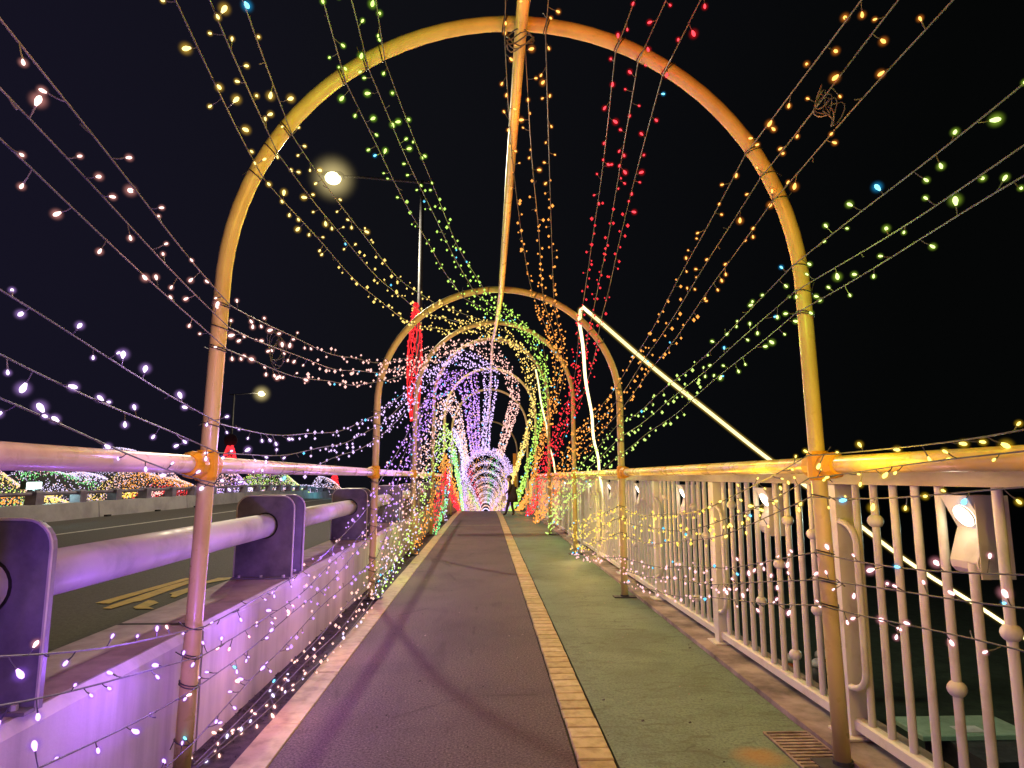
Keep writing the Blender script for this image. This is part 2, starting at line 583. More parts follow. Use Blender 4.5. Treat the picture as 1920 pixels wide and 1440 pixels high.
# drain grate in the green lane
dg = thing('drain_grate', 'rusty slatted drain grate set in the green lane by the kerb', 'drain grate', (1.66, 3.45, 0))
mb = MB(); mb.box(-0.125, 0.125, -0.40, 0.32, 0.002, 0.004, M['black']); mb.build('grate_bed', dg)
mb = MB()
for x in (-.125, .113):
    mb.box(x, x + .012, -.40, .32, .004, .012, M['drain'])
mb.box(-.113, .113, .306, .32, .004, .012, M['drain'])
mb.build('grate_frame', dg)
for k in range(18):
    mb = MB()
    yy = -.39 + k * .0385
    mb.box(-.112, .112, yy, yy + .022, .004, .011, M['drain'])
    mb.build('slat', dg)

# left barrier wall in panels
bw = thing('barrier_wall', 'low pale concrete barrier wall between footpath and road, lit purple', 'wall', (-1.5, 0, 0))
y = -4.3
while y < 60:
    y1 = y + 3.99
    mb = MB()
    z0, z1 = gz(y), gz(y1)
    for (a, b) in ((0, 1),):
        prof = [(-0.44, -.3), (0.0, -.3), (0.0, .585), (-.035, .62), (-.45, .62), (-.45, .3)]
        n = len(prof)
        vs = [(u, y + .012, z0 + v) for u, v in prof] + [(u, y1 - .012, z1 + v) for u, v in prof]
        fs = [tuple(range(n)), tuple(range(2 * n - 1, n - 1, -1))] + [(i, n + i, n + (i + 1) % n, (i + 1) % n) for i in range(n)]
        mb.add(vs, fs, M['wall'])
        mb.add([(-.445, y + .012, z0 + .624), (-.04, y + .012, z0 + .624), (-.04, y1 - .012, z1 + .624), (-.445, y1 - .012, z1 + .624)], [(0, 1, 2, 3)], M['wall_cap'])
        mb.box(-.43, -.02, y1 - .012, y1 + .012, z0 - .3, z0 + .575, M['mortar'])
    mb.build('wall_panel', bw)
    y = y1

# guard rail on the barrier
gr = thing('guard_rail', 'grey guard rail of thick pipe through paired plate posts on the barrier wall', 'guard rail', (-1.73, 0, .62))


def guard_plate(y):
    mb = MB()
    w, h, r = .222, .635, .10
    pts = [(-w, 0.004), (w, 0.004)]
    for cx, sgn in ((w - r, 1), (-(w - r), -1)):
        a0, a1 = (0, 90) if sgn > 0 else (90, 180)
        for t in np.linspace(math.radians(a0), math.radians(a1), 7):
            pts.append((cx + r * math.cos(t), h - r + r * math.sin(t)))
    mb.prism(pts, 'y', y - .016, y + .016, M['plate'])
    o = mb.build('post', gr)
    o.location.z = gz(y)
    mb = MB()
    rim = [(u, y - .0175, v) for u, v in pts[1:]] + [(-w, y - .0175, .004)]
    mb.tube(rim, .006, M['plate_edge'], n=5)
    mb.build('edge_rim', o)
    mb = MB()
    mb.tube([(.096 * math.cos(t), y - .016, .405 + .096 * math.sin(t)) for t in np.linspace(0, 2 * math.pi, 25)[:-1]], .006, M['black'], n=6, closed=True)
    mb.build('hole_ring', o)
    mb = MB()
    mb.box(-w, w, y - .075, y - .017, .004, .016, M['plate'])
    for bx in (-.17, 0, .17):
        mb.tube([(bx, y - .048, .016), (bx, y - .048, .034)], .013, M['guard_pipe'], n=6)
    mb.build('foot_flange', o)


for k in range(15):
    for dy in (0, .3):
        guard_plate(2.1 + 3.2 * k + dy)
for k in range(-1, 14):
    mb = MB()
    a, b = 2.1 + 3.2 * k + .15, 2.1 + 3.2 * (k + 1) + .15
    mb.tube([(0, a + .003, .405 + gz(a)), (0, b - .003, .405 + gz(b))], .091, M['guard_pipe'], n=20)
    mb.build('pipe', gr, smooth=True)

# road on the left
mb = MB(); strip(mb, -8.0, -1.955, .594, M['road'], z_side=.2)
road = structure('road', mb)
mb = MB()
mb.add([(-1.946, -3, .628), (-1.69, -3, .628), (-1.69, 3.66, .628), (-1.946, 3.66, .628)], [(0, 1, 2, 3)], M['road_band'])
mb.add([(-1.946, 3.71, .628), (-1.69, 3.71, .628), (-1.685, 4.45, .628), (-1.915, 5.27, .628), (-1.946, 5.27, .628)], [(0, 1, 2, 3, 4)], M['road_band'])
mb.add([(-1.946, 3.662, .627), (-1.56, 3.662, .627), (-1.56, 3.708, .627), (-1.946, 3.708, .627)], [(0, 1, 2, 3)], M['mortar'])
mb.build('edge_band', road)
mb = MB(); strip(mb, -6.12, -6.02, .598, M['road_white']); mb.build('lane_line', road)
mb = MB()
for poly in ([(-2.514, 4.456), (-2.407, 5.508), (-2.34, 5.479), (-2.371, 5.105), (-2.412, 4.538), (-2.409, 4.431)],
             [(-2.363, 5.082), (-2.328, 5.453), (-2.258, 5.281), (-2.257, 4.519), (-2.283, 4.477), (-2.303, 4.262), (-2.364, 4.276), (-2.37, 4.425)],
             [(-2.195, 4.308), (-2.218, 4.539), (-2.174, 4.524), (-2.107, 4.448), (-2.11, 4.325), (-2.039, 4.251), (-2.152, 4.255)],
             [(-2.205, 4.796), (-2.172, 5.085), (-2.099, 4.909), (-2.091, 4.634), (-2.134, 4.663), (-2.16, 4.745)],
             [(-2.327, 5.44), (-2.172, 5.351), (-2.154, 5.498), (-2.004, 5.539), (-2.022, 5.441), (-2.121, 5.228), (-2.223, 5.202)]):
    mb.add([(u, v, .599) for u, v in poly], [tuple(range(len(poly)))], M['road_yellow'])
mb.build('yellow_marking', road)

# far parapet across the road
fw = thing('far_parapet', 'low concrete parapet with stubby posts across the road, teal at its far end', 'parapet', (-7.95, 0, .58))
for k in range(20):
    y = -2 + 4.0 * k
    mb = MB()
    mb.prism([(-.3, -.1), (.0, -.1), (-.05, .33), (-.3, .33)], 'y', y + .012, y + 3.988, M['far_wall'])
    o = mb.build('wall_panel', fw)
    o.location.z = gz(y + 2)
for k in range(56):
    y = 2.0 + 1.28 * k
    mb = MB()
    mb.bevel_box(-.28, -.08, y - .11, y + .11, .332, .58, .03, M['plate'])
    o = mb.build('post', fw)
    o.location.z = gz(y)
mb = MB()
mb.tube([(-.18, y, .52 + gz(y)) for y in [0] + DECK[3:22]], .035, M['plate'], n=8)
mb.build('rail', fw)
for k in range(6):
    mb = MB(); mb.box(.02, .09, 7.8 + 2.1 * k, 7.95 + 2.1 * k, .01, .05, M['black']); mb.build('scupper', fw)

# land and water either side
mb = MB()
mb.add([(2.24, -40, -3.2), (400, -40, -3.2), (400, 900, -14), (2.24, 900, -14)], [(0, 1, 2, 3)], M['bank'])
structure('riverbank', mb)
mb = MB()
mb.add([(-900, -40, -.4), (-8.2, -40, -.4), (-8.2, 60, -2.4), (-8.2, 900, -52), (-900, 900, -52)], [(0, 1, 2, 3, 4)], M['bank'])
structure('far_ground', mb)

# ================================================================== tunnel hoops
#      Y,   cx,  half base, half spring, spring z, crown z
HOOP = {
    0: (-1.25, .165, 1.60, 1.55, 2.38, 3.94),
    1: (3.35, .165, 1.59, 1.545, 2.38, 3.94),
    2: (7.9, .16, 1.485, 1.48, 2.30, 3.73),
    3: (12.25, .16, 1.50, 1.49, 2.85, 4.35),
    4: (16.3, .13, 1.46, 1.44, 3.30, 4.90),
    5: (20.6, .13, 1.46, 1.44, 3.30, 4.85),
    6: (25.0, .14, 1.46, 1.44, 3.25, 4.79),
    7: (34.0, .12, 1.52, 1.50, 3.05, 4.62),
    8: (43.0, .02, 1.54, 1.50, 2.40, 4.00),
}


def hoop_poly(k, n=400):
    Y, cx, hb, hs, zs, zc = HOOP[k]
    g = gz(Y)
    L = [(cx - hb + (hb - hs) * t, zs * t) for t in np.linspace(0, 1, 60)]
    C = [(cx - hs * np.cos(a), zs + (zc - zs) * np.sin(a)) for a in np.linspace(0, np.pi, 200)[1:-1]]
    R = [(cx + hb - (hb - hs) * t, zs * t) for t in np.linspace(1, 0, 60)]
    P = np.array(L + C + R)
    d = np.r_[0, np.cumsum(np.hypot(*np.diff(P, axis=0).T))]
    P[:, 1] += g
    return P, d / d[-1]


HP = {k: hoop_poly(k) for k in HOOP}


def on_hoop(k, s, inset=0.0):
    P, d = HP[k]
    x, z = np.interp(s, d, P[:, 0]), np.interp(s, d, P[:, 1])
    if inset:
        x1, z1 = np.interp(min(1, s + .004), d, P[:, 0]), np.interp(min(1, s + .004), d, P[:, 1])
        x0, z0 = np.interp(max(0, s - .004), d, P[:, 0]), np.interp(max(0, s - .004), d, P[:, 1])
        tx, tz = x1 - x0, z1 - z0
        n = math.hypot(tx, tz)
        x, z = x + tz / n * inset, z - tx / n * inset
    return np.array([x, HOOP[k][0], z])


def hoop_tangent(k, s):
    return Vector(on_hoop(k, min(1, s + .004)) - on_hoop(k, max(0, s - .004))).normalized()


HOOP_LABEL = {
    1: 'large ochre pipe hoop standing nearest, framing the whole footpath',
    2: 'second ochre pipe hoop, the one the glowing rope light hangs from',
    3: 'third ochre pipe hoop, taller, beside the red-wrapped street lamp',
    4: 'fourth pipe hoop with pink and violet strings over its crown',
    5: 'fifth pipe hoop, first one behind the violet-lit crown',
    6: 'thin bare hoop crossing the dark sky, upper of two behind violet ribbons',
    7: 'thin bare hoop crossing the dark sky, lower of two behind violet ribbons',
}
for k in range(1, 8):
    Y = HOOP[k][0]
    h = thing('tunnel_hoop', HOOP_LABEL[k], 'hoop', (0, Y, gz(Y)), 'pipe hoops of the light tunnel')
    P, d = HP[k]
    ss = np.r_[np.linspace(0, .2, 5), np.linspace(.22, .78, 46), np.linspace(.8, 1, 5)]
    mb = MB()
    mb.tube([(float(np.interp(s, d, P[:, 0])), 0, float(np.interp(s, d, P[:, 1])) - gz(Y)) for s in ss], .040, M['pipe'], n=14)
    mb.build('hoop_pipe', h, smooth=True)
    for side in (0, 1):
        x = float(P[0, 0] if side == 0 else P[-1, 0])
        mb = MB()
        mb.box(x - .13, x + .13, -.07, .07, .002, .014, M['dark_metal'])
        mb.tube([(x, 0, .014), (x, 0, .03)], .05, M['dark_metal'], n=12)
        mb.build('base_plate', h)
        xr = float(np.interp(0.125 if side == 0 else .875, d, P[:, 0]))
        if k <= 5:
            mb = MB()
            zr = 1.46
            mb.tube([(xr, 0, zr - .075), (xr, 0, zr - .06), (xr, 0, zr + .06), (xr, 0, zr + .075)], [.047, .056, .056, .047], M['clamp'], n=12)
            ox = .052 if side == 0 else -.052
            mb.tube([(xr - ox * .5, -.15, zr), (xr - ox * .5, -.11, zr), (xr - ox * .5, .11, zr), (xr - ox * .5, .15, zr)], [.050, .067, .067, .050], M['clamp'], n=12)
            mb.build('clamp', h)

# ridge pipe and side pipes
rp = MB()
rp.tube([(.20, -1.3, 3.86)] + [(HOOP[k][1] + .015, HOOP[k][0], HOOP[k][5] - .075 + gz(HOOP[k][0])) for k in range(1, 8)], .034, M['pipe'], n=12)
ridge = thing('ridge_pipe', 'long straight pipe under the hoop crowns running down the tunnel', 'pipe', (0, 0, 0))
rp.build('pipe', ridge, smooth=True)
mb = MB()
for a in range(3):
    c = Vector((.175, 3.27 - .015 * a, 3.80 - .03 * a))
    mb.tube([c + Vector((.075 * math.cos(t), .02 * math.sin(3 * t + a), .04 * math.sin(t + .4 * a))) for t in np.linspace(0, 2 * math.pi, 17)[:-1]], .0042, M['wire'], n=5, closed=True)
mb.build('wire_coil', ridge)
for side, x, lab in ((0, -1.355, 'pale handrail pipe along the left side of the hoops'), (1, 1.705, 'yellow-lit handrail pipe along the right, above the cream railing')):
    t = thing('handrail_pipe', lab, 'pipe', (0, 0, 0), 'handrail pipes of the tunnel')
    mb = MB()
    pts = []
    for k in range(0, 6):
        Y = HOOP[k][0]
        P, d = HP[k]
        xr = float(np.interp(0.125 if side == 0 else .875, d, P[:, 0]))
        pts.append((xr + (-.03 if side == 0 else .03), Y, 1.46 + gz(Y) + .004 * (k % 2)))
    mb.tube(pts, .043, M['pale_pipe' if side == 0 else 'yellow_lit_pipe'], n=14)
    mb.build('pipe', t, smooth=True)

# ================================================================== cream railing on the right
rl = thing('bridge_railing', 'cream metal railing with balls on its balusters along the right side', 'railing', (2.0, 0, .03))
POST0 = 1.68 - 1.98
NB = 17
BALLS = {2: [.15], 5: [.70], 6: [.52], 7: [.45], 8: [.20, .90], 10: [.25, .62]}
bar_mesh = MB()
bar_mesh.tube([(0, 0, .10), (0, 0, 1.33)], .0195, M['cream'], n=9, caps=False)
bar_obj = bar_mesh.build('baluster', rl, smooth=True)
ball_mesh = MB()
ball_mesh.ball((0, 0, 0), .039, M['cream'], 12, 8, .92)
ball_obj = ball_mesh.build('ball', bar_obj, smooth=True)
used = {'bar': False, 'ball': False}
far_bars = MB()


short_mesh = MB()
short_mesh.tube([(0, 0, .10), (0, 0, 1.02)], .0195, M['cream'], n=9, caps=False)
short_data = None


def put_bar(y, balls, z, short=False):
    global short_data
    if short and y < 18:
        if short_data is None:
            b = short_mesh.build('baluster', rl, smooth=True)
            short_data = b.data
        else:
            b = link('baluster', short_data, rl)
        b.location = (0, y, z)
        return
    if y > 21:
        far_bars.tube([(0, y, .10 + z), (0, y, 1.33 + z)], .0195, M['cream'], n=5, caps=False)
        return
    if used['bar']:
        b = bar_obj.copy(); COL.objects.link(b); b.parent = rl
    else:
        b = bar_obj
        used['bar'] = True
    b.location = (0, y, z)
    for fr in balls:
        if used['ball']:
            c = ball_obj.copy(); COL.objects.link(c)
        else:
            c = ball_obj
            used['ball'] = True
        c.parent = b
        c.location = (0, 0, 1.33 - fr * 1.21)


for kb in range(NB):
    Y0 = POST0 + 1.98 * kb
    g = gz(Y0)
    mb = MB()
    mb.bevel_box(-.052, .052, Y0 - .05, Y0 + .05, g + .012, g + 1.33, .004, M['cream'])
    mb.box(-.10, .11, Y0 - .10, Y0 + .10, g + .001, g + .012, M['cream'])
    mb.build('post', rl)
    g1 = gz(Y0 + 1.98)
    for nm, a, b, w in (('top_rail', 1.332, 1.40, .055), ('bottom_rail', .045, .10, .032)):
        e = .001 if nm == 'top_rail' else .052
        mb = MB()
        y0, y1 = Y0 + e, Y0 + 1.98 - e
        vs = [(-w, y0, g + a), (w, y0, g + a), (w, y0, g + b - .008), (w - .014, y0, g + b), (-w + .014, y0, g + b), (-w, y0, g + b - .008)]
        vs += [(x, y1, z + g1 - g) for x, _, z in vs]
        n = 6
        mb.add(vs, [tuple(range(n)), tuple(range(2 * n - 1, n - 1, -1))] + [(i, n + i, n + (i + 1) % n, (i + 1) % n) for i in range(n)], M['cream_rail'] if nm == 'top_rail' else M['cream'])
        mb.build(nm, rl)
    for jb in range(1, 12):
        i = 12 - jb
        yy = Y0 + .165 * jb
        balls = BALLS.get(i, [])
        if kb % 2 == 1 and i == 10:
            balls = [.40]
        put_bar(yy, balls, gz(yy), jb in (6,) and kb >= 1)
    if Y0 < 20:
        ya, yb = Y0 - .055, Y0 - .205
        pts = [(0, ya, 1.13)] + [(0, ya + (yb - ya) * math.sin(t), 1.13 - .11 * (1 - math.cos(t))) for t in np.linspace(.2, math.pi / 2, 6)]
        pts += [(0, yb, z) for z in (.9, .6, .37)]
        pts += [(0, ya + (yb - ya) * math.cos(t), .37 - .11 * math.sin(t)) for t in np.linspace(.2, math.pi / 2, 6)]
        mb = MB()
        mb.tube(pts, .017, M['cream'], n=8)
        o = mb.build('scroll_bar', rl, smooth=True)
        o.location = (-.038, 0, g)
far_bars.build('baluster', rl, kind='stuff')

# lamps hanging in the railing bays
ORD = ['nearest the camera, large and fully in view', 'second from the camera, partly behind a baluster', 'third from the camera', 'fourth from the camera',
       'fifth from the camera', 'sixth from the camera', 'seventh from the camera', 'eighth from the camera']
lamp_h = None
for k in range(8):
    Y0 = 2.72 + 1.98 * k
    lab = 'white chevron-shaped lamp under the cream top rail, ' + ORD[k]
    if lamp_h is None:
        t = thing('rail_lamp', lab, 'lamp', (1.975, Y0, 0), 'chevron lamps along the railing')
        f = [(.0, 1.325), (.068, 1.19), (.022, 1.055), (.026, 1.025), (.045, 1.005), (.075, .995), (.17, .995), (.17, 1.325)]
        mb = MB()
        mb.prism(f, 'y', -.08, .08, M['white_housing'])
        mb.box(.03, .172, -.086, -.081, .99, 1.326, M['white_housing'])
        h = mb.build('housing', t)
        nrm = Vector((-.135, 0, -.068)).normalized()
        up = Vector((-.068, 0, .135)).normalized()
        c = Vector((.041, -.01, 1.243)) + nrm * .004
        mb = MB()
        ring = [c + nrm * .006 + Vector((0, 1, 0)) * .050 * math.cos(a) + up * .047 * math.sin(a) for a in np.linspace(0, 2 * math.pi, 21)[:-1]]
        mb.add([tuple(p) for p in ring], [tuple(range(20))], M['lens'])
        mb.add([tuple(p - nrm * .008) for p in ring] + [tuple(p) for p in ring], [(i, (i + 1) % 20, 20 + (i + 1) % 20, 20 + i) for i in range(20)], M['white_housing'])
        ln = mb.build('lens', t)
        lamp_h = t
    else:
        t = lamp_h.copy(); COL.objects.link(t)
        for ch in (h, ln):
            cc = ch.copy(); COL.objects.link(cc); cc.parent = t
        t.location = (1.975, Y0, gz(Y0))
        t['label'] = lab
    lamp('rail_lamp_light', (1.975 - .03, Y0 - .01, 1.205), (1.0, .90, .68), .28, .025)

# ================================================================== light strings
# name: colour, (s at hoops 0..), sag 0-1, sag 1-2, drift 1-2, first span start
SP = {
    'P1': (0.35, 0.237, 0.309, 0.394, .15, .10, 0.0), 'P2': (0.31, 0.225, 0.296, 0.369, .05, .10, 0.0), 'P3': (0.30, 0.213, 0.281, 0.348, .06, .10, -.05),
    'V1': (0.25, 0.173, 0.239, 0.327, .02, .15, -.05), 'V2': (0.24, 0.158, 0.222, 0.306, .05, .125, -.05), 'V3': (0.26, 0.142, 0.206, 0.285, .15, .10, -.05),
    'Y1': (0.40, 0.314, 0.371, 0.451, .20, .10, 0.0), 'Y2': (0.41, 0.331, 0.396, 0.477, .20, .15, 0.0), 'Y3': (0.415, 0.345, 0.42, 0.506, .15, .20, 0.0),
    'G1': (0.42, 0.39, 0.449, 0.558, .10, .10, 0.0), 'G2': (0.43, 0.406, 0.468, 0.58, .10, .10, 0.0), 'G3': (0.45, 0.417, 0.484, 0.598, .10, .175, 0.0),
    'O1': (0.49, 0.492, 0.55, 0.636, .10, .075, -.05), 'O2': (0.53, 0.504, 0.564, 0.653, .12, .125, 0.0), 'O3': (0.50, 0.517, 0.58, 0.671, .10, .125, 0.0),
    'R1': (0.56, 0.561, 0.622, 0.716, .15, .175, 0.0), 'R2': (0.58, 0.576, 0.641, 0.74, .10, .10, 0.0), 'R3': (0.585, 0.593, 0.662, 0.764, .15, .10, -.05),
    'Q1': (0.63, 0.663, 0.73, 0.798, .10, .05, 0.0), 'Q2': (0.65, 0.68, 0.748, 0.818, .02, .10, -.05), 'Q3': (0.66, 0.696, 0.766, 0.837, .05, .025, 0.0),
    'H1': (0.71, 0.737, 0.78, 0.859, .02, .075, 0.0), 'H2': (0.74, 0.752, 0.799, 0.877, .02, .075, -.05), 'H3': (0.745, 0.764, 0.82, 0.898, .02, .025, 0.0),
    'W1': (0.77, 0.843, 0.885, 0.95, .20, .20, 0.0), 'W2': (0.81, 0.855, 0.90, 0.969, .05, .20, .05), 'W3': (0.80, 0.865, 0.919, 0.992, .15, .175, 0.0),
    'K1': (0.81, 0.894, 0.95, 1.0, .20, .10, .05), 'K2': (0.85, 0.908, 0.964, None, .05, .075, 0.0), 'K3': (0.88, 0.921, 0.981, None, .02, .05, 0.0),
    'U1': (0.19, 0.071, 0.146, 0.254, .15, .125, .10), 'U2': (0.18, 0.057, 0.112, 0.235, .15, .15, 0.0), 'U3': (0.13, 0.043, 0.091, 0.213, .15, .10, 0.0), 'U4': (0.02, 0.017, 0.051, 0.187, .10, .125, -.05),
    'N1': (None, 0.006, 0.035, 0.16, 0, .0, .04), 'N2': (None, 0.004, 0.022, 0.135, 0, .0, .08), 'N3': (None, 0.002, 0.007, 0.106, 0, .0, .12),
    'M1': (None, None, 0.005, 0.085, 0, 0, 0), 'M2': (None, None, 0.003, 0.055, 0, 0, 0), 'M3': (None, None, 0.001, 0.03, 0, 0, 0),
    'A1': (None, None, None, 0.004, 0, 0, 0), 'A2': (None, None, None, 0.002, 0, 0, 0),
    'B1': (None, None, None, None, 0, 0, 0), 'B2': (None, None, None, None, 0, 0, 0), 'B3': (None, None, None, None, 0, 0, 0),
    'C1': (None, None, None, None, 0, 0, 0), 'C2': (None, None, None, None, 0, 0, 0),
    'D1': (None, None, None, None, 0, 0, 0), 'D2': (None, None, None, None, 0, 0, 0),
}
LATER = {  # s at hoops 4, 5, 6, 7, 8
    'P1': (.50, .585, .62, .62, .62), 'P2': (.475, .565, .60, .60, .60), 'P3': (.45, .545, .585, .58, .58),
    'V1': (.43, .52, .52, .51, .51), 'V2': (.41, .50, .50, .49, .49), 'V3': (.39, .48, .485, .475, .47),
    'Y1': (.56, .66, .72, .78, .80), 'Y2': (.585, .68, .74, .80, .82), 'Y3': (.61, .70, .76, .815, .84),
    'G1': (.665, .76, .84, .93, 1.0), 'G2': (.685, .78, .86, .95, 1.0), 'G3': (.70, .80, .88, .965, 1.0),
    'O1': (.74, .84, .93, 1.0, None), 'O2': (.755, .855, .945, 1.0, None), 'O3': (.775, .87, .96, 1.0, None),
    'R1': (.815, .91, 1.0, None, None), 'R2': (.84, .935, 1.0, None, None), 'R3': (.86, .955, 1.0, None, None),
    'Q1': (.90, .985, None, None, None), 'Q2': (.92, .995, None, None, None), 'Q3': (.94, 1.0, None, None, None),
    'H1': (.96, None, None, None, None), 'H2': (.98, None, None, None, None), 'H3': (.995, None, None, None, None),
    'U1': (.36, .455, .455, .45, .45), 'U2': (.34, .435, .44, .43, .43), 'U3': (.32, .415, .42, .41, .41), 'U4': (.295, .39, .40, .39, .39),
    'N1': (.27, .365, .37, .355, .35), 'N2': (.24, .345, .35, .33, .33), 'N3': (.215, .325, .33, .31, .31),
    'M1': (.19, .27, .25, .14, 0), 'M2': (.165, .25, .22, .12, 0), 'M3': (.14, .225, .20, .10, 0),
    'A1': (.10, .19, .13, .02, None), 'A2': (.075, .17, .11, .0, None),
    'B1': (.05, .155, .09, 0, None), 'B2': (.03, .135, .07, 0, None), 'B3': (.01, .115, .05, 0, None),
    'C1': (.0, .06, .22, .13, .03), 'C2': (.0, .04, .20, .11, 0),
    'D1': (None, .02, .30, .30, .25), 'D2': (None, .0, .28, .28, .22),
}
FAM = {'P': 'pink', 'V': 'violet', 'Y': 'yellow', 'G': 'green', 'O': 'orange', 'R': 'red', 'Q': 'orange', 'H': 'lime', 'W': 'gold', 'K': 'rose', 'U': 'purple',
       'N': 'blush', 'M': 'lime', 'A': 'orange', 'B': 'red', 'C': 'mint', 'D': 'white'}
WHERE = {
    'P': ('pink-white fairy lights sagging across the upper left sky', ['uppermost', 'middle', 'lowest']),
    'V': ('violet-white fairy lights just above the left handrail pipe', ['uppermost', 'middle', 'lowest']),
    'Y': ('yellow fairy lights crossing the upper left of the nearest hoop', ['leftmost', 'middle', 'rightmost']),
    'G': ('green fairy lights left of the ridge pipe', ['leftmost', 'middle', 'rightmost']),
    'O': ('orange fairy lights along the ridge pipe', ['leftmost', 'middle', 'rightmost']),
    'R': ('red fairy lights right of the ridge pipe', ['leftmost', 'middle', 'rightmost']),
    'Q': ('orange fairy lights climbing to the upper right corner', ['upper', 'middle', 'lower']),
    'H': ('yellow-green fairy lights climbing to the right edge', ['upper', 'middle', 'lower']),
    'W': ('golden fairy lights along the right handrail', ['uppermost', 'middle', 'lowest']),
    'K': ('rose fairy lights low across the cream railing', ['uppermost', 'middle', 'lowest']),
    'U': ('purple-pink fairy lights across the barrier wall at lower left', ['uppermost', 'second', 'third', 'lowest']),
    'N': ('blush fairy lights rising from the left gutter to the third hoop', ['upper', 'middle', 'lowest']),
    'M': ('lime fairy lights rising up the left side past the third hoop', ['upper', 'middle', 'lowest']),
    'A': ('orange fairy lights starting at the left foot of the third hoop', ['upper', 'lower']),
    'B': ('red fairy lights peaking on the left side by the fifth hoop', ['upper', 'middle', 'lowest']),
    'C': ('green fairy lights on the left beyond the red ones', ['upper', 'lower']),
    'D': ('white fairy lights farthest along the left side', ['upper', 'lower']),
}


def make_bulb(col):
    mb = MB()
    # teardrop LED
    prof = [(0.0, .0028), (.006, .0052), (.014, .0076), (.021, .0068), (.027, .0030)]
    n = 8
    vs, fs = [], []
    for z, r in prof:
        for k in range(n):
            vs.append((r * math.cos(2 * math.pi * k / n), r * math.sin(2 * math.pi * k / n), z))
    for jj in range(len(prof) - 1):
        for k in range(n):
            l = (k + 1) % n
            fs.append((jj * n + k, jj * n + l, (jj + 1) * n + l, (jj + 1) * n + k))
    fs.append(tuple(range((len(prof) - 1) * n, len(prof) * n)))
    fs.append(tuple(range(n - 1, -1, -1)))
    mb.add(vs, fs, CORE[col])
    mb.ball((0, 0, .016), .031, HALO[col], 16, 12)  # bloom halo around the LED
    me = bpy.data.meshes.new(col + '_bulb')
    me.from_pydata(mb.v, [], mb.f)
    for m in mb.mats:
        me.materials.append(m)
    me.polygons.foreach_set('material_index', mb.mi)
    me.polygons.foreach_set('use_smooth', [True] * len(me.polygons))
    return me


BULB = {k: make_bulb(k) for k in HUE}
GROUP_TRACK = {}
SPACING = .118

